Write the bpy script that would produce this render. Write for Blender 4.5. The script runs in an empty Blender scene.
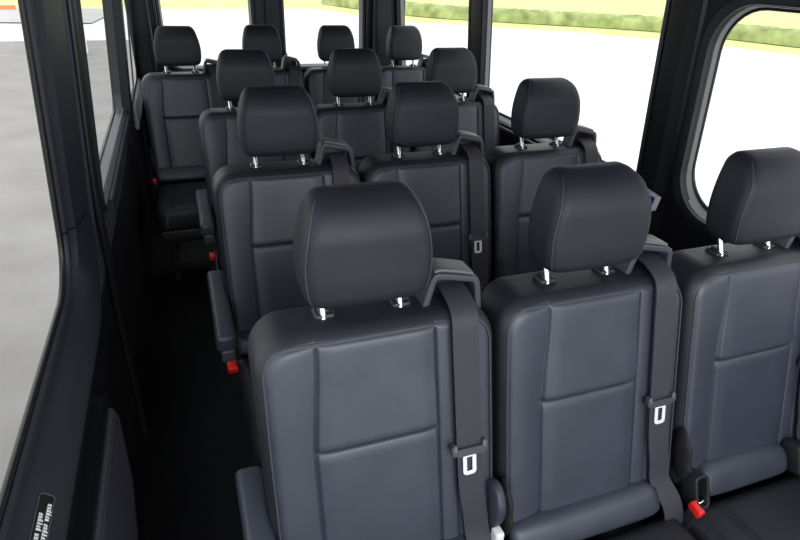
import bpy, bmesh, math, random
from mathutils import Vector, Matrix
random.seed(7)
SC = bpy.context.scene
COL = SC.collection
PI = math.pi

# ------------------------------------------------------------------ materials
def mat(name, color, rough=0.5, metal=0.0, spec=0.5, noise=None, bump=None, var=0.0, wave=None):
    m = bpy.data.materials.new(name); m.use_nodes = True
    nt = m.node_tree; b = nt.nodes['Principled BSDF']
    b.inputs['Base Color'].default_value = (*color, 1)
    b.inputs['Roughness'].default_value = rough
    b.inputs['Metallic'].default_value = metal
    b.inputs['Specular IOR Level'].default_value = spec
    tc = nt.nodes.new('ShaderNodeTexCoord')
    if var:
        n = nt.nodes.new('ShaderNodeTexNoise'); n.inputs['Scale'].default_value = noise or 8
        n.inputs['Detail'].default_value = 5
        nt.links.new(tc.outputs['Object'], n.inputs['Vector'])
        r = nt.nodes.new('ShaderNodeValToRGB')
        r.color_ramp.elements[0].position = .3; r.color_ramp.elements[1].position = .7
        r.color_ramp.elements[0].color = (*[c*(1-var) for c in color], 1)
        r.color_ramp.elements[1].color = (*[min(1, c*(1+var)) for c in color], 1)
        nt.links.new(n.outputs['Fac'], r.inputs['Fac']); nt.links.new(r.outputs['Color'], b.inputs['Base Color'])
    if bump:
        sc, st = bump
        if wave:
            n2 = nt.nodes.new('ShaderNodeTexWave'); n2.inputs['Scale'].default_value = sc
            n2.bands_direction = wave
        else:
            n2 = nt.nodes.new('ShaderNodeTexNoise'); n2.inputs['Scale'].default_value = sc; n2.inputs['Detail'].default_value = 3
        nt.links.new(tc.outputs['Object'], n2.inputs['Vector'])
        bp = nt.nodes.new('ShaderNodeBump'); bp.inputs['Strength'].default_value = st; bp.inputs['Distance'].default_value = .002
        nt.links.new(n2.outputs['Fac'], bp.inputs['Height']); nt.links.new(bp.outputs['Normal'], b.inputs['Normal'])
    return m

M = {}
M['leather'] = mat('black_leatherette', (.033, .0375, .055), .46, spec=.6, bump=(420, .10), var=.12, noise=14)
M['leather_shade'] = mat('shaded_side_leatherette', (.0165, .0175, .024), .52, spec=.45, bump=(420, .10), var=.1, noise=14)
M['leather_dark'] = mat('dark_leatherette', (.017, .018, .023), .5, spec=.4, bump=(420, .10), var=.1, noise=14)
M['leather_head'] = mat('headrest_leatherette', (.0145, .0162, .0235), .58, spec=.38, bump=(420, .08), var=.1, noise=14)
M['gusset'] = mat('black_gusset_fabric', (.012, .012, .015), .7, spec=.3)
M['piping'] = mat('seam_thread', (.040, .043, .054), .6)
M['webbing'] = mat('belt_webbing', (.036, .035, .046), .6, spec=.4, bump=(160, .25), wave='X')
M['plastic'] = mat('black_plastic', (.018, .019, .023), .42, spec=.45, bump=(600, .05))
M['plastic_grey'] = mat('grey_plastic', (.050, .053, .068), .42, spec=.5)
M['plastic_cap'] = mat('light_grey_plastic', (.115, .12, .125), .45)
M['chrome'] = mat('polished_steel', (.82, .82, .84), .18, metal=1)
M['tongue'] = mat('pale_steel', (.72, .72, .74), .42, spec=.6)
M['red'] = mat('red_plastic', (.75, .018, .012), .35)
M['trim'] = mat('slate_trim_plastic', (.017, .019, .027), .5, spec=.4, bump=(500, .06), var=.08, noise=6)
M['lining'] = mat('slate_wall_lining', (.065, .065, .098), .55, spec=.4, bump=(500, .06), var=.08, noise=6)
M['lit_lining'] = mat('pale_lilac_lining', (.30, .30, .38), .5)
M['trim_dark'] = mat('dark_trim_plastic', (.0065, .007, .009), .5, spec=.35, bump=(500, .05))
M['rubber'] = mat('black_rubber', (.007, .007, .008), .38, spec=.4)
M['reveal'] = mat('window_reveal_plastic', (.11, .11, .11), .5)
M['reveal_left'] = mat('window_reveal_slate', (.009, .010, .013), .42)
M['pocket'] = mat('door_pocket_plastic', (.045, .045, .062), .5)
M['floor'] = mat('black_floor_vinyl', (.006, .0065, .008), .55, spec=.3, bump=(300, .1))
M['ceiling'] = mat('dark_headliner', (.03, .03, .033), .9, spec=.1, bump=(200, .2))
M['steel_dark'] = mat('dark_painted_steel', (.012, .012, .014), .45)
M['lit_side'] = mat('lit_cushion_side', (.030, .034, .085), .6)
M['blue'] = mat('blue_print', (.01, .04, .35), .4)
M['white'] = mat('white_paint', (.85, .85, .85), .5)
M['label_black'] = mat('glossy_black_label', (.002, .002, .0025), .55)
M['label_edge'] = mat('grey_label_edge', (.07, .07, .065), .5)
M['concrete'] = mat('pale_concrete', (.74, .735, .72), .9, spec=.1, var=.06, noise=.5)
M['asphalt'] = mat('van_shaded_asphalt', (.31, .298, .278), .9, spec=.15, var=.10, noise=1.6, bump=(30, .3))  # grey asphalt, its colour darkened to stand in for the van's shadow
M['asphalt_pale'] = mat('pale_asphalt', (.50, .49, .47), .9, spec=.1, var=.07, noise=.8)
M['grass'] = mat('sunlit_grass', (.72, .75, .30), .9, spec=.1, var=.18, noise=.9)
M['hedge'] = mat('green_hedge', (.36, .42, .17), .9, spec=.1, var=.35, noise=1.8)
M['kerb'] = mat('orange_kerb', (.75, .28, .10), .7, var=.2, noise=5)

def glass_mat(name, tint, gl=.05):
    m = bpy.data.materials.new(name); m.use_nodes = True
    nt = m.node_tree; nt.nodes.remove(nt.nodes['Principled BSDF'])
    out = nt.nodes['Material Output']
    t = nt.nodes.new('ShaderNodeBsdfTransparent'); t.inputs['Color'].default_value = (*tint, 1)
    g = nt.nodes.new('ShaderNodeBsdfGlossy'); g.inputs['Roughness'].default_value = .02
    mx = nt.nodes.new('ShaderNodeMixShader'); mx.inputs['Fac'].default_value = gl
    nt.links.new(t.outputs[0], mx.inputs[1]); nt.links.new(g.outputs[0], mx.inputs[2])
    nt.links.new(mx.outputs[0], out.inputs['Surface'])
    return m
M['glass'] = glass_mat('window_glass', (.95, .955, .95), .04)
M['glass_tint'] = glass_mat('tinted_window_glass', (.80, .82, .82), .05)

# ------------------------------------------------------------------ helpers
def link_mesh(name, me, m, parent=None, smooth=True):
    o = bpy.data.objects.new(name, me); COL.objects.link(o)
    if m is not None: me.materials.append(m)
    if smooth:
        for p in me.polygons: p.use_smooth = True
    if parent is not None: o.parent = parent
    return o

def from_bm(name, bm, m, parent=None, smooth=True, angle=None):
    bmesh.ops.recalc_face_normals(bm, faces=bm.faces)
    me = bpy.data.meshes.new(name); bm.to_mesh(me); bm.free()
    o = link_mesh(name, me, m, parent, smooth)
    if smooth and angle is not None:
        me.set_sharp_from_angle(angle=math.radians(angle))
    return o

def box(bm, lo, hi, r=.004, seg=2, M4=None):
    b = bmesh.new()
    bmesh.ops.create_cube(b, size=1)
    c = [(lo[i]+hi[i])/2 for i in range(3)]; s = [hi[i]-lo[i] for i in range(3)]
    for v in b.verts: v.co = Vector((v.co[i]*s[i]+c[i] for i in range(3)))
    if r > 0: bmesh.ops.bevel(b, geom=list(b.edges), offset=min(r, min(s)*.49), segments=seg, profile=.5, affect='EDGES')
    if M4 is not None: b.transform(M4)
    tmp = bpy.data.meshes.new('tmp'); b.to_mesh(tmp); b.free(); bm.from_mesh(tmp); bpy.data.meshes.remove(tmp)

def frames(pts, closed=False):
    out = []; n = len(pts); prev = None
    for i in range(n):
        a = pts[(i-1) % n] if (closed or i > 0) else pts[i]
        c = pts[(i+1) % n] if (closed or i < n-1) else pts[i]
        t = (c-a).normalized()
        if prev is None:
            up = Vector((0, 1, 0)) if abs(t.y) < .9 else Vector((0, 0, 1))
        else: up = prev
        u = (up - t*up.dot(t)).normalized(); v = t.cross(u); prev = u
        out.append((t, u, v))
    return out

def sweep(bm, pts, section, closed=False):
    """sweep a closed 2D section [(a,b)] along pts"""
    pts = [Vector(p) for p in pts]; fr = frames(pts, closed); rings = []
    for p, (t, u, v) in zip(pts, fr):
        rings.append([bm.verts.new(p+u*a+v*b) for a, b in section])
    n = len(section); N = len(rings)
    for i in range(N if closed else N-1):
        r0, r1 = rings[i], rings[(i+1) % N]
        for j in range(n): bm.faces.new((r0[j], r0[(j+1) % n], r1[(j+1) % n], r1[j]))
    if not closed:
        bm.faces.new(rings[0][::-1]); bm.faces.new(rings[-1])

def circ(r, n=10): return [(r*math.cos(2*PI*i/n), r*math.sin(2*PI*i/n)) for i in range(n)]
def rsec(a, b, r=.003, k=3):
    pts = []
    for cx, cy, a0 in ((a-r, b-r, 0), (-a+r, b-r, 90), (-a+r, -b+r, 180), (a-r, -b+r, 270)):
        for i in range(k+1):
            t = math.radians(a0+90*i/k); pts.append((cx+r*math.cos(t), cy+r*math.sin(t)))
    return pts
def tube(bm, pts, r, n=10, closed=False): sweep(bm, pts, circ(r, n), closed)

def spline(pts, n=8):
    P = [Vector(p) for p in pts]; out = []
    for i in range(len(P)-1):
        p0 = P[max(i-1, 0)]; p1 = P[i]; p2 = P[i+1]; p3 = P[min(i+2, len(P)-1)]
        for k in range(n):
            t = k/n
            out.append(.5*((2*p1)+(p2-p0)*t+(2*p0-5*p1+4*p2-p3)*t*t+(3*p1-p0-3*p2+p3)*t**3))
    out.append(P[-1]); return out

def rrect(y0, y1, z0, z1, r, k=8):
    pts = []
    for cy, cz, a0 in ((y1-r, z1-r, 0), (y0+r, z1-r, 90), (y0+r, z0+r, 180), (y1-r, z0+r, 270)):
        for i in range(k+1):
            t = math.radians(a0+90*i/k); pts.append((cy+r*math.cos(t), cz+r*math.sin(t)))
    return pts

def filled(name, outline, holes, fn, m, thick=.012, parent=None, bev=.0):
    """flat panel with holes, given in 2D; fn(a,b,d) maps to world"""
    cu = bpy.data.curves.new(name, 'CURVE'); cu.dimensions = '2D'; cu.fill_mode = 'BOTH'; cu.extrude = thick/2
    cu.bevel_depth = bev
    for lp in [outline]+holes:
        s = cu.splines.new('POLY'); s.points.add(len(lp)-1); s.use_cyclic_u = True
        for p, q in zip(s.points, lp): p.co = (q[0], q[1], 0, 1)
    ob = bpy.data.objects.new(name, cu); COL.objects.link(ob)
    dg = bpy.context.evaluated_depsgraph_get()
    me = bpy.data.meshes.new_from_object(ob.evaluated_get(dg)); bpy.data.objects.remove(ob); bpy.data.curves.remove(cu)
    for v in me.vertices: v.co = Vector(fn(*v.co))
    me.materials.clear()
    bm = bmesh.new(); bm.from_mesh(me); bpy.data.meshes.remove(me)
    bmesh.ops.remove_doubles(bm, verts=bm.verts, dist=1e-5)
    return from_bm(name, bm, m, parent, smooth=False)

def thing(name, label, cat, loc=(0, 0, 0), group=None, kind=None):
    o = bpy.data.objects.new(name, None); COL.objects.link(o); o.location = loc
    o.empty_display_size = .1
    o['label'] = label; o['category'] = cat
    if group: o['group'] = group
    if kind: o['kind'] = kind
    return o
def tag(o, label, cat, group=None, kind=None):
    o['label'] = label; o['category'] = cat
    if group: o['group'] = group
    if kind: o['kind'] = kind
    return o
def struct(o, label=None, cat=None):
    o['kind'] = 'structure'
    if label: o['label'] = label
    if cat: o['category'] = cat
    return o

def clamp(x, a=0., b=1.): return max(a, min(b, x))
def sstep(a, b, x):
    t = clamp((x-a)/(b-a)); return t*t*(3-2*t)

# ------------------------------------------------------------------ upholstery
def cushion_mesh(bm, W, H, rc, R, thick, f, nx, nh, place, rb=None, back_R=.02, xs=None, hs=None):
    """padded slab: rounded outline W x H (x centred, h from 0), face height f(x,h), roundover R, thickness"""
    rb = rb or rc
    def dist(n):   # clustered towards edges
        n = max(n, 1)
        return [.5-.5*math.cos(PI*(i/n))*.35-.65*(.5-i/n)*1.0 - .0 for i in range(n+1)]
    us = dist(nx); us = [(u-us[0])/(us[-1]-us[0]) for u in us]
    vs = dist(nh); vs = [(v-vs[0])/(vs[-1]-vs[0]) for v in vs]
    if xs: us = [x/W+.5 for x in xs]; nx = len(us)-1
    if hs: vs = [h/H for h in hs]; nh = len(vs)-1
    rm = max(rc, rb)
    front = []; back = []
    for v in vs:
        h = v*H; r_here = rc if h > H/2 else rb
        e_h = min(h, H-h); half = W/2
        if e_h < r_here: half = W/2 - r_here + math.sqrt(max(0, r_here**2-(r_here-e_h)**2))
        rf = []; rk = []
        for u in us:
            x = (2*u-1)*W/2; c_ = W/2-rm
            if abs(x) > c_: x = math.copysign(c_+(abs(x)-c_)*(half-c_)/rm, x)
            ax = W/2-abs(x); r0 = r_here
            if ax < r0 and e_h < r0: e = r0-math.hypot(r0-ax, r0-e_h)
            else: e = min(ax, e_h)
            e = max(e, 0)
            drop = R-math.sqrt(max(0, R*R-(R-min(e, R))**2))
            k = sstep(0, R*1.3, e)
            rf.append(bm.verts.new(place(x, h, f(x, h, e)*k-drop)))
            db = back_R-math.sqrt(max(0, back_R**2-(back_R-min(e, back_R))**2))
            rk.append(bm.verts.new(place(x, h, -thick+db)))
        front.append(rf); back.append(rk)
    for i in range(nh):
        for j in range(nx):
            bm.faces.new((front[i][j], front[i][j+1], front[i+1][j+1], front[i+1][j]))
            bm.faces.new((back[i][j], back[i+1][j], back[i+1][j+1], back[i][j+1]))
    for i in range(nh):
        bm.faces.new((front[i][0], front[i+1][0], back[i+1][0], back[i][0]))
        bm.faces.new((front[i][nx], back[i][nx], back[i+1][nx], front[i+1][nx]))
    for j in range(nx):
        bm.faces.new((front[0][j], back[0][j], back[0][j+1], front[0][j+1]))
        bm.faces.new((front[nh][j], front[nh][j+1], back[nh][j+1], back[nh][j]))

def groove(d, w): return math.exp(-(d/w)**2)

# ---- backrest
BW, BH, BZ0, TANR = .453, .525, .465, math.tan(math.radians(14))
YB = -.200                     # front face at bottom (seat-local, y=0 at headrest posts)
XL, XR, XB = -.120, .100, .140
def back_place(x, h, d):
    hat = clamp((x+BW/2)/(XL+BW/2)) if x < XL else clamp((XR-x)/(XR-XL))
    x -= .017*hat*sstep(.50, .28, h)
    return Vector((x+.003, YB + h*TANR - d, BZ0+h))
def back_f(x, h, e):
    z = 0.
    # bolsters
    hc = .312; HT = BH-.016
    if x < XL:
        u = clamp((XL-x)/.1065); z += .010*math.sin(PI*u*.75)*(1-.3*u)
    elif x < XR:
        u = (x-XL)/(XR-XL); edge = min(x-XL, XR-x)
        z += .0035*sstep(0, .03, edge)
        if h > hc: z += .0035+.006*(1-clamp((h-hc)/.12))*sstep(0, .012, h-hc)
        else: z += .004*sstep(0, .015, hc-h)
        z -= .008*groove(h-hc, .0026)
    elif x < XB: z += .003*math.sin(PI*(x-XR)/(XB-XR))
    else: z += .003*math.sin(PI*clamp((x-XB)/.084))
    lim = sstep(HT, HT-.01, h)
    z -= .0055*groove(x-XL, .0026)*lim
    z -= .0055*groove(x-XR, .0026)*lim
    z -= .0045*groove(x-XB, .0024)*lim
    z -= .0022*groove(e-.0165, .0020)
    return z

def samples(lo, hi, n, marks, edge):
    L = [lo+(hi-lo)*i/n for i in range(n+1)]
    for m in marks:
        L = [v for v in L if abs(v-m) > .0085]
        L += [m+d for d in (-.008, -.0055, -.0038, -.0026, -.0013, 0, .0013, .0026, .0038, .0055, .008)]
    for a, sg in ((lo, 1), (hi, -1)):
        L = [v for v in L if abs(v-a) > .028]
        L += [a+sg*d for d in (0, .0007, .002, .004, .0065, .009, .0115, .0135, .015, .0165, .018, .0195, .0215, .0245, .028)]
    return sorted(v for v in L if lo-1e-9 <= v <= hi+1e-9)
def make_backrest(parent):
    bm = bmesh.new()
    cushion_mesh(bm, BW, BH, .062, .024, .115, back_f, 0, 0, back_place, rb=.035, xs=samples(-BW/2, BW/2, 56, (XL, XR, XB), 1), hs=samples(0, BH, 60, (.312,), 1))
    o = from_bm('backrest', bm, M['leather'], parent)
    o.data.materials.append(M['leather_shade'])
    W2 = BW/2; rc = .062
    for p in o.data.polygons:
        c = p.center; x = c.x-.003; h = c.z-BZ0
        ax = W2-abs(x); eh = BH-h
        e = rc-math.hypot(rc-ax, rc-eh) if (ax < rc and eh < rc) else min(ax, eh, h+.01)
        if e < .0125 or c.y > YB+h*TANR+.03: p.material_index = 1  # darker leather copy paints the shade on top, sides and back
    # raised piping along the outline seam
    bm = bmesh.new(); pts = []
    W = BW-.028; H0 = .03; H1 = BH-.014; r = .050
    out = [(-W/2, H0)] + [(-W/2, H0+(H1-r-H0)*i/24) for i in range(1, 25)]
    out += [(-W/2+r-r*math.cos(t*PI/2/8), H1-r+r*math.sin(t*PI/2/8)) for t in range(1, 9)]
    out += [(-W/2+r+(W-2*r)*i/16, H1) for i in range(1, 17)]
    out += [(W/2-r+r*math.sin(t*PI/2/8), H1-r+r*math.cos(t*PI/2/8)) for t in range(1, 9)]
    out += [(W/2, H1-r-(H1-r-H0)*i/24) for i in range(1, 25)]
    for x, h in out:
        e = .013; R = .024
        drop = R-math.sqrt(R*R-(R-e)**2)
        pts.append(back_place(x, h, -drop + .0030))
    tube(bm, pts, .0021, 6)
    from_bm('piping', bm, M['piping'], o)
    return o

# ---- headrest: lofted rounded block with seams
def make_headrest(parent, posts=True):
    HX = -.017; z0 = 1.031; Hh = .193
    bm = bmesh.new(); rings = []; N = 15
    NT = 44
    def halfw(t):   # half width profile
        pts = [(0, .104), (.15, .1125), (.32, .1165), (.5, .1155), (.7, .1085), (.85, .0995), (1, .088)]
        for (a, x), (b, y) in zip(pts, pts[1:]):
            if t <= b:
                k = (t-a)/(b-a); k = k*k*(3-2*k) if False else k
                return x+(y-x)*k
        return pts[-1][1]
    def sm(t): return sum(halfw(clamp(t+d*.04)) for d in (-2, -1, 0, 1, 2))/5
    def yfront(t): return -.074 + .040*clamp((t-.62)/.38)**2 + .004*(1-sstep(0, .3, t)) + .010*t
    def yback(t): return .026 + .014*t - .0*t
    rb, rt = .026, .026
    ts = [0.0]
    lev = [i/NT for i in range(NT+1)]
    for t in lev:
        z = z0 + Hh*t
        e0 = (Hh*t); e1 = Hh*(1-t)
        ins = 0.
        if e0 < rb: ins = rb-math.sqrt(max(0, rb**2-(rb-e0)**2))
        if e1 < rt: ins = rt-math.sqrt(max(0, rt**2-(rt-e1)**2))
        w = max(sm(t)-ins*.75, .02); yf = yfront(t)+ins*.9; yb = yback(t)-ins*.8
        r = .024
        cyc = (yf+yb)/2; hd = (yb-yf)/2; r = min(r, hd*.9, w*.9)
        ring = []
        # front (left->right), side, back, side ; fixed counts
        def arc(cx, cy, a0):
            for i in range(7):
                a = math.radians(a0+90*i/6); ring.append((cx+r*math.cos(a), cy+r*math.sin(a)))
        arc(-w+r, yf+r, 180)
        for i in range(1, N): ring.append((-w+r+(2*w-2*r)*i/N, yf - .004*math.sin(PI*i/N)))
        arc(w-r, yf+r, 270)
        for i in range(1, 6): ring.append((w, yf+r+(yb-yf-2*r)*i/6))
        arc(w-r, yb-r, 0)
        for i in range(1, N): ring.append((w-r-(2*w-2*r)*i/N, yb))
        arc(-w+r, yb-r, 90)
        for i in range(1, 6): ring.append((-w, yb-r-(yb-yf-2*r)*i/6))
        rings.append([Vector((HX+x, y, z)) for x, y in ring])
    n = len(rings[0])
    V = [[bm.verts.new(p) for p in R] for R in rings]
    for i in range(len(V)-1):
        for j in range(n): bm.faces.new((V[i][j], V[i][(j+1) % n], V[i+1][(j+1) % n], V[i+1][j]))
    bm.faces.new(V[0][::-1]); bm.faces.new(V[-1])
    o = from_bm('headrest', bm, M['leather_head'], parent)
    for idx in (3, 7+N-1+3):
        bm = bmesh.new()
        path = [rings[k][idx] for k in range(3, len(rings)-2)]
        ctr = Vector((HX, -.02, 1.12))
        path = [p+(Vector((p.x-HX, p.y+.02, 0))).normalized()*.0006 for p in path]
        tube(bm, path, .0014, 6)
        from_bm('seam', bm, M['piping'], o)
    for s in (-1, 1):
        bm = bmesh.new(); x = HX+s*.073
        tube(bm, [(x, -.020, .980), (x, -.012, 1.0), (x, .001, 1.03), (x, .018, 1.07)], .0062, 12)
        from_bm('headrest_post', bm, M['chrome'], o, angle=50)
    return o

def make_collars(parent):
    for s in (-1, 1):
        bm = bmesh.new(); x = -.014+s*.073
        box(bm, (x-.019, -.021, .983), (x+.019, .017, .9985), .006, 3)
        box(bm, (x-.0115, -.013, .997), (x+.0115, .010, 1.0035), .003, 2)
        from_bm('post_collar', bm, M['plastic'], parent, angle=45)

# ---- cushion
def cush_f(x, h, e):
    z = .010*math.cos(clamp(x/.22, -1, 1)*PI/2)
    z -= .008*groove(x+.135, .004)*sstep(.44, .42, h)+.008*groove(x-.115, .004)*sstep(.44, .42, h)
    z += .0015*groove(e-.016, .002)
    return z
def make_cushion(parent):
    bm = bmesh.new()
    def pl(x, h, d): return Vector((x, -.225-h, .447+.02*h/.45+d))
    cushion_mesh(bm, .446, .445, .05, .035, .12, cush_f, 56, 60, pl, rb=.02, back_R=.03)
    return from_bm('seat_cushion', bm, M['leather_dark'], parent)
def make_roll(parent, x0=-.205, x1=.150):
    bm = bmesh.new(); n = 20; rings = []
    for i in range(25):
        u = i/24; x = x0+(x1-x0)*u
        k = (1-abs(2*u-1)**6)
        k = .82+.18*math.sqrt(max(0, k))
        ring = []
        for j in range(n):
            a = 2*PI*j/n
            cy, cz = math.cos(a), math.sin(a)
            sg = lambda q: math.copysign(abs(q)**.75, q)
            yy = sg(cy)*.030*k; zz = sg(cz)*.034*k
            ring.append(bm.verts.new((x, -.206+yy+zz*.45, .494+zz)))
        rings.append(ring)
    for a, b in zip(rings, rings[1:]):
        for j in range(n): bm.faces.new((a[j], a[(j+1) % n], b[(j+1) % n], b[j]))
    bm.faces.new(rings[0]); bm.faces.new(rings[-1])
    return from_bm('lumbar_roll', bm, M['leather'], parent)

# ---- belt guide + belt
GX = .158
def make_guide(parent):
    bm = bmesh.new()
    path = spline([(GX-.064, -.010, .960), (GX-.053, -.008, 1.000), (GX-.044, -.007, 1.035), (GX-.040, -.007, 1.043), (GX-.030, -.007, 1.047), (GX+.022, -.007, 1.036), (GX+.040, -.007, 1.031), (GX+.047, -.007, 1.023), (GX+.053, -.007, .99), (GX+.057, -.007, .955)], 4)
    sweep(bm, path, rsec(.024, .0065, .003))
    o = from_bm('belt_guide', bm, M['plastic_grey'], parent, angle=40)
    bm = bmesh.new()
    p2 = spline([(GX-.038, .002, 1.0525), (GX-.026, .002, 1.0560), (GX+.022, .002, 1.0455), (GX+.040, .002, 1.040)], 4)
    sweep(bm, p2, rsec(.026, .0035, .003))
    from_bm('guide_cap', bm, M['plastic_cap'], o, angle=40)
    bm = bmesh.new(); box(bm, (GX-.046, .006, .965), (GX+.040, .026, 1.030), .006)
    from_bm('guide_backing', bm, M['trim_dark'], o, angle=40)
    return o

def strap(bm, pts, w, t=.0016, tw=None):
    """flat ribbon; pts centre line, width along (mostly) x"""
    P = [Vector(p) for p in pts]; L = []
    for i, p in enumerate(P):
        a = P[max(i-1, 0)]; c = P[min(i+1, len(P)-1)]; tg = (c-a).normalized()
        xdir = Vector((1, 0, 0)); 
        if tw: xdir = Vector((math.cos(tw(i/(len(P)-1))), -math.sin(tw(i/(len(P)-1))), 0))
        u = (xdir-tg*xdir.dot(tg)).normalized(); nrm = tg.cross(u)
        ring = [p-u*w/2+nrm*t, p-u*w/4+nrm*t*1.3, p+nrm*t*1.4, p+u*w/4+nrm*t*1.3, p+u*w/2+nrm*t, p+u*w/2-nrm*t, p-u*w/2-nrm*t]
        L.append([bm.verts.new(q) for q in ring])
    n = 7
    for a, b in zip(L, L[1:]):
        for j in range(n): bm.faces.new((a[j], a[(j+1) % n], b[(j+1) % n], b[j]))
    bm.faces.new(L[0][::-1]); bm.faces.new(L[-1])

def face_y(h): return YB+h*TANR
def make_belt(parent, tz=.728):
    bm = bmesh.new(); pts = [(GX+.002, .010, 1.012), (GX+.002, -.020, 1.013), (GX+.002, -.050, 1.006), (GX+.002, face_y(.52)-.004, .992)]
    for z in (.97, .93, .88, .82, .76, .70, .64, .58, .53):
        h = z-BZ0
        pts.append((GX+.000+.004*sstep(1.0, .6, z)+.016*sstep(.68, .5, z), face_y(h)-.015, z))
    pts += [(GX+.038, face_y(0)-.03, .485), (GX+.044, face_y(0)-.045, .45), (GX+.046, face_y(0)-.05, .42)]
    strap(bm, spline(pts, 4), .053, .0014)
    o = from_bm('seat_belt', bm, M['webbing'], parent, angle=40)
    x = GX-.003+.004*sstep(1.0, .6, tz); h = tz-BZ0; y = face_y(h)-.020
    T = Matrix.Translation((x, y, tz)) @ Matrix.Rotation(-math.atan(TANR), 4, 'X') @ Matrix.Scale(1.12, 4)
    bm = bmesh.new()
    prof = [(-.034, .010), (-.030, .016), (-.025, .016), (-.024, .006), (.024, .006), (.025, .016), (.030, .016), (.034, .010), (.033, -.003), (.020, -.008), (-.020, -.008), (-.033, -.003)]
    top = [bm.verts.new(T @ Vector((a, -.005, b))) for a, b in prof]; bot = [bm.verts.new(T @ Vector((a, .004, b))) for a, b in prof]
    bm.faces.new(top); bm.faces.new(bot[::-1])
    for i in range(len(prof)):
        k = (i+1) % len(prof); bm.faces.new((top[i], bot[i], bot[k], top[k]))
    tg = from_bm('belt_tongue', bm, M['plastic_grey'], o, smooth=False)
    bm = bmesh.new()
    path = [T @ Vector((a, -.001, b)) for a, b in rrect(-.0090, .0090, -.044, -.0095, .0035, 3)]
    sweep(bm, path, rsec(.0016, .0042, .001, 2), closed=True)
    l = from_bm('tongue_plate', bm, M['tongue'], o, angle=40)
    l['label'] = 'pale metal latch plate with a slot'
    for s in (-1, 1):
        bm = bmesh.new(); box(bm, (s*.0275-.0035, -.0062, .003), (s*.0275+.0035, -.004, .014), .001, 1, T)
        from_bm('tongue_edge', bm, M['plastic_cap'], o, smooth=False)
    return o

def make_buckle(parent, aisle):
    x, y, z = (-.232, -.245, .415) if aisle else (-.2215, -.258, .456)
    bm = bmesh.new(); R = Matrix.Translation((x, y, z)) @ Matrix.Rotation(math.radians(12), 4, 'X')
    hw = .017 if aisle else .010
    box(bm, (-hw, -.014, -.13), (hw, .014, .02), .005, 3, R)
    o = from_bm('belt_buckle', bm, M['plastic'], parent, angle=40)
    bm = bmesh.new(); box(bm, (-hw-.0015, -.017, .014), (hw-.0035, .0165, .036), .004, 3, R)
    b = from_bm('release_button', bm, M['red'], o, angle=40); b['label'] = 'red belt release button'
    bm = bmesh.new(); box(bm, (hw-.0095, -.010, .0345), (hw-.006, .010, .0368), .001, 1, R)
    from_bm('buckle_slot', bm, M['rubber'], o, smooth=False)
    return o

def make_recliner(parent):
    bm = bmesh.new(); x0 = .214; ring = []
    T = Matrix.Translation((x0, -.178, .592)) @ Matrix.Scale(.86, 4)
    n = 24
    for xx, sc in ((-.012, .9), (-.008, 1.0), (.006, 1.0), (.012, .93), (.015, .75)):
        ring.append([bm.verts.new(T @ Vector((xx, .045*sc*math.cos(2*PI*i/n), .060*sc*math.sin(2*PI*i/n)*(1.25 if math.sin(2*PI*i/n) < 0 else 1)))) for i in range(n)])
    for a, b in zip(ring, ring[1:]):
        for j in range(n): bm.faces.new((a[j], a[(j+1) % n], b[(j+1) % n], b[j]))
    bm.faces.new(ring[0]); bm.faces.new(ring[-1])
    o = from_bm('recliner_cover', bm, M['leather'], parent, angle=50)
    bm = bmesh.new(); box(bm, (x0-.010, -.225, .475), (x0+.010, -.200, .545), .005, 3)
    l = from_bm('recliner_lever', bm, M['tongue'], o, angle=40); l['label'] = 'pale metal lever'
    return o

def make_gusset(parent):
    bm = bmesh.new(); rnd = random.Random(9); rows = []
    for i in range(17):
        v = i/16; z = .515+.125*v; yy = face_y(z-BZ0)
        wob = .003*math.sin(v*17)+.0015*math.sin(v*33+1)
        hw = .014*math.sin(PI*clamp(v*.92+.06))**.6
        rows.append([bm.verts.new((-.2220+.0105*math.cos(a)*hw/.014-.001, yy-.012+wob+.030*math.sin(a)*hw/.014, z)) for a in [2*PI*k/12 for k in range(12)]])
    for a, b in zip(rows, rows[1:]):
        for j in range(12): bm.faces.new((a[j], a[(j+1) % 12], b[(j+1) % 12], b[j]))
    bm.faces.new(rows[0]); bm.faces.new(rows[-1])
    o = from_bm('side_gusset', bm, M['gusset'], parent); o['label'] = 'dark crumpled fabric gusset'
def make_latches(parent):
    for s in (-.197, .128):
        bm = bmesh.new(); R = Matrix.Translation((s, -.228, .496)) @ Matrix.Scale(.88, 4) @ Matrix.Rotation(math.radians(-22), 4, 'X')
        sweep(bm, [R @ Vector((a, 0, b)) for a, b in rrect(-.019, .019, -.042, .045, .012, 4)], rsec(.022, .004, .002), closed=True)
        o = from_bm('latch_housing', bm, M['plastic'], parent, angle=40)
        bm = bmesh.new(); box(bm, (-.015, .004, -.038), (.015, .016, .040), .003, 2, R)
        from_bm('latch_recess', bm, M['rubber'], o, smooth=False)
        bm = bmesh.new(); tube(bm, [R @ Vector(p) for p in ((-.013, -.010, -.026), (-.004, -.018, -.028), (.006, -.018, -.026), (.014, -.010, -.022))], .0026, 8)
        tube(bm, [R @ Vector(p) for p in ((-.004, -.012, -.030), (-.004, -.004, -.012))], .0022, 8)
        h = from_bm('latch_hook', bm, M['chrome'], o); h['label'] = 'chrome hook'

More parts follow.
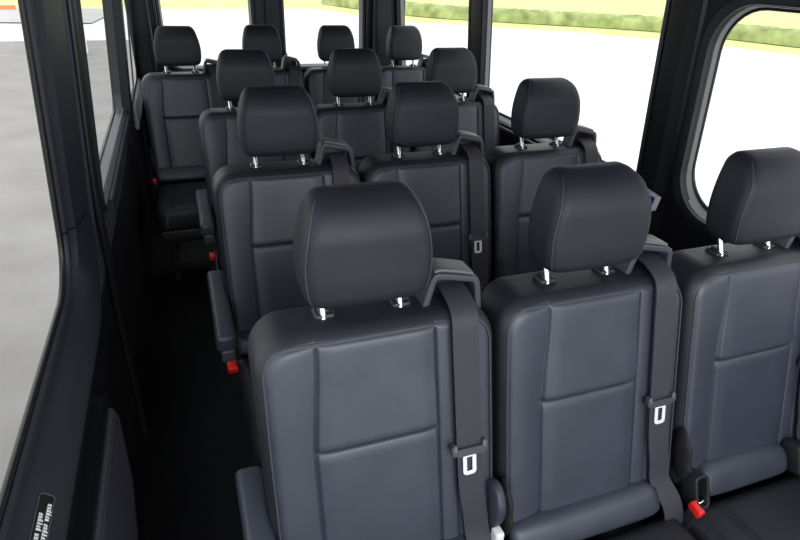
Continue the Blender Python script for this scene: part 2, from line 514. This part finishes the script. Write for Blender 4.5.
def make_armrest(parent):
    bm = bmesh.new()
    box(bm, (-.274, -.392, .592), (-.220, .02, .645), .014, 5)
    o = from_bm('armrest', bm, M['leather'], parent, angle=60)
    bm = bmesh.new(); box(bm, (-.264, -.394, .562), (-.226, -.365, .600), .006, 3)
    c = from_bm('armrest_bracket', bm, M['plastic_grey'], o, angle=40)
    bm = bmesh.new(); box(bm, (-.258, -.02, .53), (-.222, .03, .60), .008, 3)
    from_bm('armrest_pivot', bm, M['plastic'], o, angle=40)
    return o

def make_base(parent, aisle=False):
    bm = bmesh.new(); box(bm, (-.215, -.64, .275), (.215, -.08, .345), .012, 3)
    o = from_bm('seat_frame', bm, M['steel_dark'], parent, angle=40)
    for sx in (-.17, .17):
        for sy in (-.56, -.12):
            bm = bmesh.new()
            sweep(bm, [(sx, sy, .29), (sx, sy+.015, .15), (sx, sy+.03, .006)], rsec(.020, .014, .004))
            from_bm('leg', bm, M['steel_dark'], parent, angle=40)
    bm = bmesh.new()
    box(bm, (-.205, -.085, .36), (.205, -.05, .52), .012, 3)
    from_bm('rear_support', bm, M['steel_dark'], parent, angle=40)
    return o

def make_back_shell(parent, bk):
    bm = bmesh.new()
    def pl(x, h, d): return Vector((x, YB+.118+(h+.02)*TANR+d, BZ0+.02+h))
    cushion_mesh(bm, .425, .49, .05, .018, .022, lambda x, h, e: .0, 14, 16, pl, back_R=.004)
    return from_bm('back_shell', bm, M['plastic'], bk)

def make_seat(name, label, loc, aisle=False, full=False, group=None):
    t = thing(name, label, 'seat', loc, group)
    make_base(t); make_cushion(t); bk = make_backrest(t); make_collars(bk); make_back_shell(t, bk)
    make_roll(t, *((-.165, .096) if full else (-.212, .160))); make_headrest(t); make_guide(t); make_belt(t); make_buckle(t, aisle)
    if aisle: make_recliner(t); make_armrest(t)
    else: make_gusset(t)
    if full: make_latches(t)
    return t

def copy_tree(o, parent=None):
    c = o.copy(); COL.objects.link(c)
    if parent is not None: c.parent = parent
    for ch in list(kids[o.name]): copy_tree(ch, c)
    return c

P_ = .464
XA = .2775
YR = (.876, 1.760, 2.551, 3.560)
ROW = ('front row of seats', 'second row of seats', 'third row of seats', 'rearmost row of seats')
A = make_seat('passenger_seat', 'black leather front row seat beside the aisle, nearest the sliding door window', (XA, YR[0], 0), aisle=True, group=ROW[0])
B = make_seat('passenger_seat', 'middle black leather seat of the front row, between the aisle seat and the window seat', (XA+P_, YR[0], 0), group=ROW[0])
make_seat('passenger_seat', 'black leather window seat of the front row with red buckle showing on its cushion', (XA+2*P_, YR[0], 0), full=True, group=ROW[0])
kids = {}
def all_kids():
    kids.clear()
    for o in bpy.data.objects: kids.setdefault(o.name, [])
    for o in bpy.data.objects:
        if o.parent: kids[o.parent.name].append(o)
all_kids()
def place(src, x, y, label, row, sx=1.0, name=None, scz=1.0):
    o = copy_tree(src); o.location = (x, y, 0); o.scale = (sx, 1, scz)
    o['label'] = label; o['category'] = 'seat'; o['group'] = ROW[row]
    return o
D = place(A, XA, YR[1], 'black second row seat beside the aisle, directly behind the front aisle seat', 1)
place(B, XA+P_, YR[1], 'middle black seat of the second row, seen between the two nearest headrests', 1)
place(B, XA+2*P_, YR[1], 'black window seat of the second row, behind the middle front seat', 1)
G = place(A, XA, YR[2], 'black seat in the third row beside the aisle, with short armrest on the aisle side', 2)
place(B, XA+P_, YR[2], 'middle black seat of the third row, behind the second row seats', 2)
place(B, XA+2*P_, YR[2], 'black window seat of the third row, beside the slim dark window pillar', 2)
bm = bmesh.new(); box(bm, (-.231, -.52, .335), (-.2235, -.22, .455), .003)  # added panel, its bluish colour paints light on the cushion side
sc_ = from_bm('lit_side_patch', bm, M['lit_side'], G, angle=40); sc_['label'] = 'dull blue patch painting light on the cushion side'
PR = .430; XJ = .0397+.014
place(B, XJ-.020, YR[3]-.08, 'black rear bench seat at the far end of the aisle beside the left wall', 3, 1.0)
place(B, XJ+PR, YR[3], 'black rear bench seat in front of the centre post between the back door windows', 3, .92)
place(B, XJ+2*PR, YR[3], 'black rear bench seat in front of the right hand back door window', 3, .92)
place(B, XJ+3*PR, YR[3], 'black rear bench seat in the far corner beside the rearmost side window', 3, .92)

# ------------------------------------------------------------------ van shell
LEAN = {-1: .08, 1: .07}; ZL = .95; CX = .62; WI = .880; WO = .935
def XI(z, side, off=0.):
    w = WI - LEAN[side]*max(z-.70, -.0) + LEAN[side]*.25 + off
    return CX + side*w
def wallfn(side, off=0.):
    return lambda a, b, d: (XI(b, side, off)+side*d, a, b)

def floor_():
    bm = bmesh.new(); box(bm, (CX-.95, -.9, -.06), (CX+.95, 4.3, 0), .0)
    struct(from_bm('floor', bm, M['floor'], None, smooth=False))
    bm = bmesh.new(); box(bm, (CX-.90, -.7, 1.93), (CX+.90, 4.3, 1.97), .0)
    struct(from_bm('ceiling', bm, M['ceiling'], None, smooth=False))
floor_()

def window(n, side, inn, out, rin, rout, glass, ring=.028, rev='reveal', OD=.055, off=0.):
    """inn/out = (y0,y1,z0,z1) of the opening in the lining / of the glass"""
    t = bpy.data.objects.new('window_%d' % n, None); COL.objects.link(t); t['kind'] = 'structure'
    a = rrect(*inn, rin); b = rrect(*out, rout)
    fi = wallfn(side, off)
    bm = bmesh.new()
    if rev is None:
        bm.free(); bm = bmesh.new(); bm.faces.new([bm.verts.new(fi(y, z, OD-.004)) for y, z in b]); from_bm('glass_pane', bm, M[glass], t, smooth=False)
        bm = bmesh.new(); tube(bm, [fi(y, z, OD-.006) for y, z in b], .007, 8, closed=True); from_bm('window_seal', bm, M['rubber'], t)
        return rrect(-.60, 1.58, .715, 1.74, .20)
    A_ = [bm.verts.new(fi(y, z, 0)) for y, z in a]; B_ = [bm.verts.new(fi(y, z, OD)) for y, z in b]
    for i in range(len(a)):
        k = (i+1) % len(a); bm.faces.new((A_[i], A_[k], B_[k], B_[i]))
    from_bm('window_reveal', bm, M[rev], t, angle=40)
    bm = bmesh.new(); vs = [bm.verts.new(fi(y, z, OD-.004)) for y, z in b]; bm.faces.new(vs)
    from_bm('glass_pane', bm, M[glass], t, smooth=False)
    if not ring: return a
    bm = bmesh.new()
    c = rrect(inn[0]-ring, inn[1]+ring, inn[2]-ring, inn[3]+ring, rin+ring); e = rrect(inn[0]-.004, inn[1]+.004, inn[2]-.004, inn[3]+.004, rin+.004)
    m_ = rrect(inn[0]-ring*.5, inn[1]+ring*.5, inn[2]-ring*.5, inn[3]+ring*.5, rin+ring*.5)
    L = [[bm.verts.new(fi(y, z, d)) for y, z in lp] for lp, d in ((c, -.004), (m_, -.016), (e, -.012), (a, .004))]
    for p, q in zip(L, L[1:]):
        for i in range(len(p)):
            k = (i+1) % len(p); bm.faces.new((p[i], p[k], q[k], q[i]))
    from_bm('window_frame', bm, M['trim'], t, angle=50)
    # rubber seal at the glass
    bm = bmesh.new(); tube(bm, [fi(y, z, OD-.010) for y, z in b], .007, 8, closed=True)
    from_bm('window_seal', bm, M['rubber'], t)
    return a

TOP = 1.93
def side_wall(side, name, wins, y0=-.7):
    holes = []
    for w in wins:
        h_ = window(*w); holes.append(rrect(3.25, 4.192, .80, 1.66, .05) if w[0] == 3 else h_)
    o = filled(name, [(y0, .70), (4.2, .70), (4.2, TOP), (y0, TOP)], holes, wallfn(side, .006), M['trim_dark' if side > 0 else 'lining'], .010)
    struct(o)
    # lower lining
    bm = bmesh.new(); x0 = XI(.70, side); 
    xs = sorted((x0-side*.004, x0+side*.05))
    box(bm, (xs[0], y0, 0), (xs[1], 4.2, .705), .004)
    struct(from_bm('trim_%d' % (1 if side < 0 else 2), bm, M['trim_dark'], None, smooth=False))
    bm = bmesh.new()
    for ya, yb, za, zb in ((y0, 4.3, .0, TOP),):
        pass
    bm.free()
# n, side, inner(y0,y1,z0,z1), outer, r_in, r_out, glass
side_wall(-1, 'wall_left', [
    (1, -1, (-.50, 1.42, .845, 1.64), (-.50, 1.42, .845, 1.64), .12, .12, 'glass', 0, None),
    (2, -1, (1.78, 3.16, .880, 1.58), (1.76, 3.20, .870, 1.60), .07, .08, 'glass_tint', .03, 'reveal_left'),
    (3, -1, (3.22, 4.00, .880, 1.58), (3.22, 4.00, .880, 1.58), .07, .07, 'glass_tint', 0, 'reveal_left', .006, -.03)])
side_wall(1, 'wall_right', [
    (4, 1, (-.45, 1.372, .872, 1.490), (-.50, 1.385, .885, 1.485), .13, .13, 'glass', .045),
    (5, 1, (1.575, 2.79, .875, 1.62), (1.56, 2.82, .885, 1.64), .04, .04, 'glass', .012),
    (6, 1, (2.96, 4.06, .875, 1.62), (2.94, 4.10, .885, 1.64), .04, .04, 'glass', .012)])

# rear quarter panel on the left stands proud of the lining
filled_ = filled('trim_17', [(3.12, .72), (4.19, .72), (4.19, 1.92), (3.12, 1.92)], [rrect(3.22, 4.00, .880, 1.58, .07)], wallfn(-1, -.028), M['trim_dark'], .004)
struct(filled_)
bm = bmesh.new(); fq = wallfn(-1)
vs = [bm.verts.new(fq(y, z, d)) for y, z, d in ((3.122, .72, -.028), (3.122, 1.92, -.028), (3.122, 1.92, .01), (3.122, .72, .01))]; bm.faces.new(vs)
vs = [bm.verts.new(fq(y, z, d)) for y, z, d in ((3.122, .722, -.028), (4.19, .722, -.028), (4.19, .722, .01), (3.122, .722, .01))]; bm.faces.new(vs)
struct(from_bm('trim_18', bm, M['trim_dark'], None, smooth=False))
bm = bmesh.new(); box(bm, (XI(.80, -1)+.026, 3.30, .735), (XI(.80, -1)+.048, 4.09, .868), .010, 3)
struct(from_bm('trim_19', bm, M['lit_lining'], None, angle=40))  # added strip, its pale colour paints window light on the wall panel
# back doors
def back_wall():
    Y = 4.2
    fn = lambda a, b, d: (a, Y+d, b)
    hs = []
    for n, (x0, x1) in ((7, (-.055, .50)), (8, (.715, 1.255))):
        t = bpy.data.objects.new('window_%d' % n, None); COL.objects.link(t); t['kind'] = 'structure'
        a = rrect(x0, x1, .90, 1.62, .11); b = rrect(x0+.01, x1-.01, .91, 1.61, .10); hs.append(a)
        bm = bmesh.new(); A_ = [bm.verts.new((x, Y-.01, z)) for x, z in a]; B_ = [bm.verts.new((x, Y+.05, z)) for x, z in b]
        for i in range(len(a)):
            k = (i+1) % len(a); bm.faces.new((A_[i], A_[k], B_[k], B_[i]))
        from_bm('window_reveal', bm, M['reveal'], t, angle=40)
        bm = bmesh.new(); bm.faces.new([bm.verts.new((x, Y+.045, z)) for x, z in b]); from_bm('glass_pane', bm, M['glass'], t, smooth=False)
        bm = bmesh.new(); c = rrect(x0-.035, x1+.035, .865, 1.655, .145); m_ = rrect(x0-.012, x1+.012, .888, 1.632, .122)
        L = [[bm.verts.new((x, Y+d, z)) for x, z in lp] for lp, d in ((c, -.004), (m_, -.020), (a, -.006))]
        for p, q in zip(L, L[1:]):
            for i in range(len(p)):
                k = (i+1) % len(p); bm.faces.new((p[i], p[k], q[k], q[i]))
        from_bm('window_frame', bm, M['trim'], t, angle=50)
    o = filled('wall_back', [(CX-.95, 0), (CX+.95, 0), (CX+.95, TOP), (-.215, TOP), (-.245, .75), (CX-.95, .75)], hs, fn, M['trim'], .012)
    struct(o)
    # door meeting post and corner pillars
    bm = bmesh.new(); box(bm, (.585, Y-.045, 0), (.635, Y-.004, TOP), .012, 3)
    struct(from_bm('trim_3', bm, M['trim_dark'], None, angle=40))
    for i, (xa, xb) in enumerate(((-.245, -.115), (1.315, CX+.90))):
        bm = bmesh.new(); box(bm, (xa, Y-.10, 0), (xb, Y-.006, TOP), .03, 4)
        struct(from_bm('trim_%d' % (4+i), bm, M['trim_dark'], None, angle=40))
    # thin gas strut beside the right window
    for i, xs in enumerate((-.085, 1.285)):
        bm = bmesh.new(); tube(bm, [(xs, Y-.03, .96), (xs, Y-.03, 1.5), (xs-.02, Y-.02, 1.62)], .010, 8)
        struct(from_bm('trim_%d' % (6+i), bm, M['plastic_grey'], None))
back_wall()

# ---- left sliding door details
def left_details():
    s = -1
    # cover around the sliding door window: same moulded section on pillar, corner and sill
    fi = wallfn(-1); yg, zg, RR = 1.42, .845, .12
    st = [(yg, z, 1, 0, 1.) for z in (1.9, 1.6, 1.3, 1.1, zg+RR+.004)]
    st2 = [(yg, zg+RR, 1, 0, 1.)]
    for i in range(1, 13):
        a = PI/2*i/12; st2.append((yg-RR+RR*math.cos(a), zg+RR-RR*math.sin(a), math.cos(a), -math.sin(a), 1-i/12))
    st2 += [(y, zg, 0, -1, 0.) for y in (1.1, .8, .4, 0, -.5)]
    sec = [(0, .0), (.001, .012), (.006, .020), (.013, .0235), (.019, .019), (.026, .026), (.06, .036), (.80, .054), (.93, .054), (1.0, .040)]
    global SILL
    def loft(n, stations):
        bm = bmesh.new(); rows = []
        for y, z, ny, nz, k in stations:
            S = .145+.04*k; row = []
            for a, d in sec:
                q = a if a < .05 else a*S
                if .05 < a < .07: q = .034
                qs, ds = {.06: (.030, .030), .80: (.068, .072), .93: (.076, .075), 1.0: (.145, .050)}.get(a, (q, d))
                q = q*k+qs*(1-k); d = d*k+ds*(1-k)
                zz = z+nz*q
                p = fi(0, z, .055-d); row.append(bm.verts.new((p[0], y+ny*q, zz)))
            rows.append(row)
        for p, q in zip(rows, rows[1:]):
            for i in range(len(sec)-1): bm.faces.new((p[i], p[i+1], q[i+1], q[i]))
        struct(from_bm('trim_%d' % n, bm, M['trim'], None, angle=28))
    loft(8, st); loft(9, st2)
    bm = bmesh.new(); L = []
    for z in (zg+RR-.03, zg+RR+.03):
        L.append([bm.verts.new((fi(0, z, .055-d+.006)[0], yg+q, z)) for q, d in ((.012, .016), (.022, .018), (.034, .026), (.15, .052), (.18, .045))])
    for i in range(4): bm.faces.new((L[0][i], L[0][i+1], L[1][i+1], L[1][i]))
    struct(from_bm('trim_16', bm, M['rubber'], None, smooth=False))
    # rubber door seal running down behind the pillar
    bm = bmesh.new()
    pts = spline([fi(1.66, 1.9, -.004), fi(1.66, 1.3, -.004), fi(1.66, 1.0, -.006), (XI(.85, -1)+.012, 1.67, .80), (XI(.7, -1)+.016, 1.69, .62), (XI(.7, -1)+.014, 1.70, .40), (XI(.7, -1)+.014, 1.70, .05)], 6)
    tube(bm, pts, .012, 10)
    struct(from_bm('trim_10', bm, M['rubber'], None))
    # storage pocket on the door
    x0 = XI(.7, -1)
    prof = [(1.20, .655), (1.215, .60), (1.20, .40), (1.10, .30), (-.4, .30), (-.4, .655)]
    bm = bmesh.new()
    a = [bm.verts.new((x0-.002, y, z)) for y, z in prof]; b = [bm.verts.new((x0+.034, y, z)) for y, z in prof]
    bm.faces.new(a[::-1]); bm.faces.new(b)
    for i in range(6): bm.faces.new((a[i], a[(i+1) % 6], b[(i+1) % 6], b[i]))
    struct(from_bm('trim_15', bm, M['trim_dark'], None, smooth=False))
    bm = bmesh.new()
    prof = [(1.17, .645), (1.19, .60), (1.17, .42), (1.08, .33), (-.38, .33), (-.38, .645)]
    a = [bm.verts.new((x0+.0335, y, z)) for y, z in prof]; b = [bm.verts.new((x0+.050, y-.012*(i < 4), z-.008*(z > .6))) for i, (y, z) in enumerate(prof)]
    bm.faces.new(a[::-1]); bm.faces.new(b)
    for i in range(6): bm.faces.new((a[i], a[(i+1) % 6], b[(i+1) % 6], b[i]))
    bmesh.ops.bevel(bm, geom=list(bm.edges), offset=.005, segments=2, affect='EDGES')
    tag(from_bm('door_pocket', bm, M['pocket'], None, angle=40), 'dark grey storage pocket panel low on the sliding door beside the aisle', 'door pocket')
left_details()

# ---- right pillar facets
def right_details():
    fi = wallfn(1)
    for n, prof in ((11, [(1.42, .004), (1.43, -.008), (1.445, -.012), (1.465, -.022), (1.52, -.022), (1.55, -.012), (1.562, .004)]),
                    (12, [(2.80, .004), (2.82, -.012), (2.875, -.018), (2.93, -.012), (2.95, .004)])):
        bm = bmesh.new()
        L = [[bm.verts.new(fi(y, z, d)) for y, d in prof] for z in (.72, .9, 1.1, 1.3, 1.6, 1.92)]
        for p, q in zip(L, L[1:]):
            for i in range(len(prof)-1): bm.faces.new((p[i], p[i+1], q[i+1], q[i]))
        bm.faces.new(L[0])
        struct(from_bm('trim_%d' % n, bm, M['trim_dark'], None, angle=25))
    # sill roll under the windows
    bm = bmesh.new(); 
    sweep(bm, [fi(1.58, .835, -.012), fi(4.15, .835, -.012)], rsec(.025, .03, .01))
    struct(from_bm('trim_13', bm, M['trim_dark'], None, angle=40))
    bm = bmesh.new(); fl = wallfn(-1)
    sweep(bm, [fl(1.90, .850, -.006), fl(3.20, .850, -.006)], rsec(.02, .02, .008))
    struct(from_bm('trim_14', bm, M['trim'], None, angle=40))
right_details()

# ---- sticker on the sill, blue card on the pillar
def small_things():
    fi = wallfn(-1)
    def P(y, t, d=0):     # t: distance across the sloping sill face
        u = t/.0566; q = .030+.038*u; dd = .030+.042*u
        g0 = fi(0, .845, .055-dd)[0]
        return Vector((g0+(d+.0006)*.67, y, .845-q+(d+.0006)*.74))
    y0, y1, z0, z1 = .42, .775, .0115, .0350
    bm = bmesh.new(); out = rrect(y0, y1, z0, z1, .006, 4)
    bm.faces.new([bm.verts.new(P(y, z, .001)) for y, z in out])
    s = from_bm('sill_sticker', bm, M['label_black'], None, smooth=False)
    tag(s, 'black sticker with two lines of white lettering on the sliding door sill', 'sticker')
    bm = bmesh.new(); tube(bm, [P(y, z, .001) for y, z in out], .0008, 6, closed=True)
    from_bm('sticker_border', bm, M['label_edge'], s)
    bm = bmesh.new(); rnd = random.Random(3)
    # two lines of small tight lettering, each letter a cluster of strokes
    for zc, yend in ((.0290, .757), (.0192, .737)):
        y = yend; k = 0
        while y > y0+.012:
            wl = rnd.choice((6, 8, 5, 9)) if k else 6
            for _ in range(wl):
                if y < y0+.012: break
                hgt = rnd.choice((.0060, .0060, .0078)); w = .0045
                st = rnd.random()
                def q(a0, a1, b0, b1):
                    vs = [bm.verts.new(P(a, b, .0018)) for a, b in ((a0, b0), (a1, b0), (a1, b1), (a0, b1))]; bm.faces.new(vs)
                zb = zc-.0032
                q(y-w, y-w+.0026, zb, zb+hgt)
                if st < .6: q(y-.0026, y, zb, zb+.0060)
                q(y-w, y, zb+(.0042 if st < .5 else 0), zb+(.0060 if st < .5 else .0018))
                if st > .35: q(y-w, y, zb+.0028, zb+.0042)
                y -= w+.0011
            y -= .004; k += 1
    from_bm('lettering', bm, M['white'], s, smooth=False)
    # blue card
    fr = wallfn(1)
    bm = bmesh.new()
    c = [(1.40, .915), (1.475, .905), (1.50, .82), (1.425, .845)]
    pts = [(1.500, .902), (1.415, .892), (1.430, .838), (1.51, .842)]
    def card(name, m, sc, d, par=None):
        b2 = bmesh.new(); cy = sum(p[0] for p in pts)/4; cz = sum(p[1] for p in pts)/4
        f = [b2.verts.new(Vector(fr(cy+(y-cy)*sc, cz+(z-cz)*sc, -.052-d))) for y, z in pts]
        k = [b2.verts.new(Vector(fr(cy+(y-cy)*sc, cz+(z-cz)*sc, -.030 if par is None else -.052))) for y, z in pts]
        b2.faces.new(f); b2.faces.new(k[::-1])
        for i in range(4): b2.faces.new((f[i], k[i], k[(i+1) % 4], f[(i+1) % 4]))
        return from_bm(name, b2, m, par, smooth=False)
    bm.free()
    o = card('pillar_card', M['white'], 1.0, 0)
    tag(o, 'small blue card with white edge on the dark pillar behind the middle front headrest', 'card')
    card('printed_face', M['blue'], .90, .002, o)
small_things()

# ------------------------------------------------------------------ outside
GZ = -.65
def poly(name, pts, z, m):
    bm = bmesh.new(); bm.faces.new([bm.verts.new((x, y, z)) for x, y in pts])
    return from_bm(name, bm, m, None, smooth=False)
def outside():
    struct(poly('ground', [(-80, -40), (90, -40), (90, 110), (-80, 110)], GZ-.03, M['concrete']))
    struct(poly('road', [(-40, -20), (-.05, -20), (-.05, 4.4), (-.9, 19.4), (-40, 16.5)], GZ, M['asphalt']), 'grey asphalt beside the sliding door, darkened for the van shade', 'pavement')
    struct(poly('pavement', [(-40, 25), (-2.6, 24.2), (-2.0, 30.6), (-40, 29.2)], GZ+.01, M['asphalt_pale']), 'pale grey asphalt strip in front of the far grass', 'pavement')
    edge = [(-60, 28), (-20, 29.6), (0, 31.5), (7, 33.0), (9.6, 26.2), (12.6, 23.9), (15.9, 21.6), (18.6, 18.2), (19.9, 14.6), (24, 4), (30, -12)]
    far = [(80, -12), (80, 100), (-60, 100)]
    o = poly('grass_lawn', edge+far, GZ-.027, M['grass']); tag(o, 'bright green lawn beyond the car park', 'grass', kind='stuff')
    # hedge: displaced long mound behind the grass edge
    bm = bmesh.new(); line = spline([(8.4, 36.5, 0), (11.3, 28.7, 0), (14.4, 26.0, 0), (17.6, 23.9, 0), (20.4, 21.4, 0), (22.3, 15.8, 0), (26.2, 5, 0)], 26)
    rnd = random.Random(5); rings = []
    for i, p in enumerate(line):
        a = line[max(i-1, 0)]; c = line[min(i+1, len(line)-1)]; t = (c-a).normalized(); nv = Vector((t.y, -t.x, 0))
        if nv.x < 0: nv = -nv
        ring = []
        for k in range(11):
            q = k/10; ang = PI*q
            off = -.55*math.cos(ang); hz = .55*math.sin(ang)**.45
            ring.append(bm.verts.new(p+nv*(off+rnd.uniform(-.05, .05)+.55)+Vector((0, 0, GZ+hz*(1+rnd.uniform(-.10, .10))))))
        rings.append(ring)
    for a, b in zip(rings, rings[1:]):
        for k in range(10): bm.faces.new((a[k], a[k+1], b[k+1], b[k]))
    tag(from_bm('hedge', bm, M['hedge'], None), 'long low green hedge across the grass beyond the parking lot', 'hedge')
    # white square column seen through the second left window
    bm = bmesh.new(); box(bm, (-2.42, 16.45, GZ), (-2.0, 16.85, 2.6), .01)
    tag(from_bm('column', bm, M['white'], None, smooth=False), 'white square column standing on the asphalt outside the left windows', 'column')
    # painted bay lines
    n = 0
    for a, b in (((4.6, 9.6), (9.8, 24.2)), ((9.2, 9.4), (14.2, 22.2)), ((12.0, 5.2), (19.0, 13.4))):
        d = (Vector((*b, 0))-Vector((*a, 0))).normalized(); nv = Vector((d.y, -d.x, 0))*.07
        o = poly('parking_line', [(a[0]+nv.x, a[1]+nv.y), (b[0]+nv.x, b[1]+nv.y), (b[0]-nv.x, b[1]-nv.y), (a[0]-nv.x, a[1]-nv.y)], GZ-.028, M['white'])
        lab = ('white painted bay line ending near the slim window pillar', 'white painted bay line across the middle of the big right window', 'white painted bay line outside the front right window')[n]
        tag(o, lab, 'parking line', 'painted bay lines'); n += 1
    # thin sign post
    bm = bmesh.new(); tube(bm, [(13.2, 24.9, GZ), (13.2, 24.9, GZ+1.1)], .035, 8)
    box(bm, (13.03, 24.84, GZ+1.0), (13.37, 24.90, GZ+1.5), .01)
    tag(from_bm('sign_post', bm, M['plastic_cap'], None, angle=40), 'thin grey sign post standing on the grass edge before the hedge', 'sign post')
    bm = bmesh.new(); box(bm, (-7.6, 29.6, GZ), (-5.9, 29.9, GZ+.16), .02)
    tag(from_bm('kerb_stone', bm, M['kerb'], None, smooth=False), 'orange kerb stone at the far grass edge outside the sliding door', 'kerb')
outside()

# ------------------------------------------------------------------ light
w = bpy.data.worlds.new('overcast_sky'); SC.world = w; w.use_nodes = True
nt = w.node_tree; bg = nt.nodes['Background']
tc = nt.nodes.new('ShaderNodeTexCoord'); sx = nt.nodes.new('ShaderNodeSeparateXYZ'); rp = nt.nodes.new('ShaderNodeValToRGB')
nt.links.new(tc.outputs['Generated'], sx.inputs[0]); nt.links.new(sx.outputs['Z'], rp.inputs['Fac'])
rp.color_ramp.elements[0].color = (.98, .985, 1, 1); rp.color_ramp.elements[1].color = (.93, .96, 1, 1)
nt.links.new(rp.outputs['Color'], bg.inputs['Color']); bg.inputs['Strength'].default_value = 1.95

def area(name, loc, rot, sx_, sy_, power, col=(1, 1, 1)):
    l = bpy.data.lights.new(name, 'AREA'); l.shape = 'RECTANGLE'; l.size = sx_; l.size_y = sy_; l.energy = power; l.color = col
    o = bpy.data.objects.new(name, l); COL.objects.link(o); o.location = loc; o.rotation_euler = rot
    return o
# daylight through the windscreen (behind the camera)
area('windscreen_daylight', (.45, -.78, 1.70), (math.radians(66), 0, 0), 1.4, .5, 25, (.93, .96, 1))

# ------------------------------------------------------------------ camera
yaw, pitch, roll, F, CZ = .3669, .4856, .041, 578.39, 1.5518
f = Vector((math.sin(yaw)*math.cos(pitch), math.cos(yaw)*math.cos(pitch), -math.sin(pitch)))
r0 = Vector((math.cos(yaw), -math.sin(yaw), 0)); u0 = r0.cross(f)
r = r0*math.cos(roll)+u0*math.sin(roll); u = -r0*math.sin(roll)+u0*math.cos(roll)
cam = bpy.data.cameras.new('camera'); cam.sensor_width = 36; cam.lens = F*36/800; cam.clip_start = .02; cam.clip_end = 300
co = bpy.data.objects.new('camera', cam); COL.objects.link(co)
Rm = Matrix((r, u, -f)).transposed().to_4x4(); Rm.translation = Vector((0, 0, CZ)); co.matrix_world = Rm
SC.camera = co
SC.view_settings.view_transform = 'Standard'
SC.view_settings.look = 'None'
SC.cycles.use_denoising = True
SC.cycles.max_bounces = 8
SC.cycles.transparent_max_bounces = 16
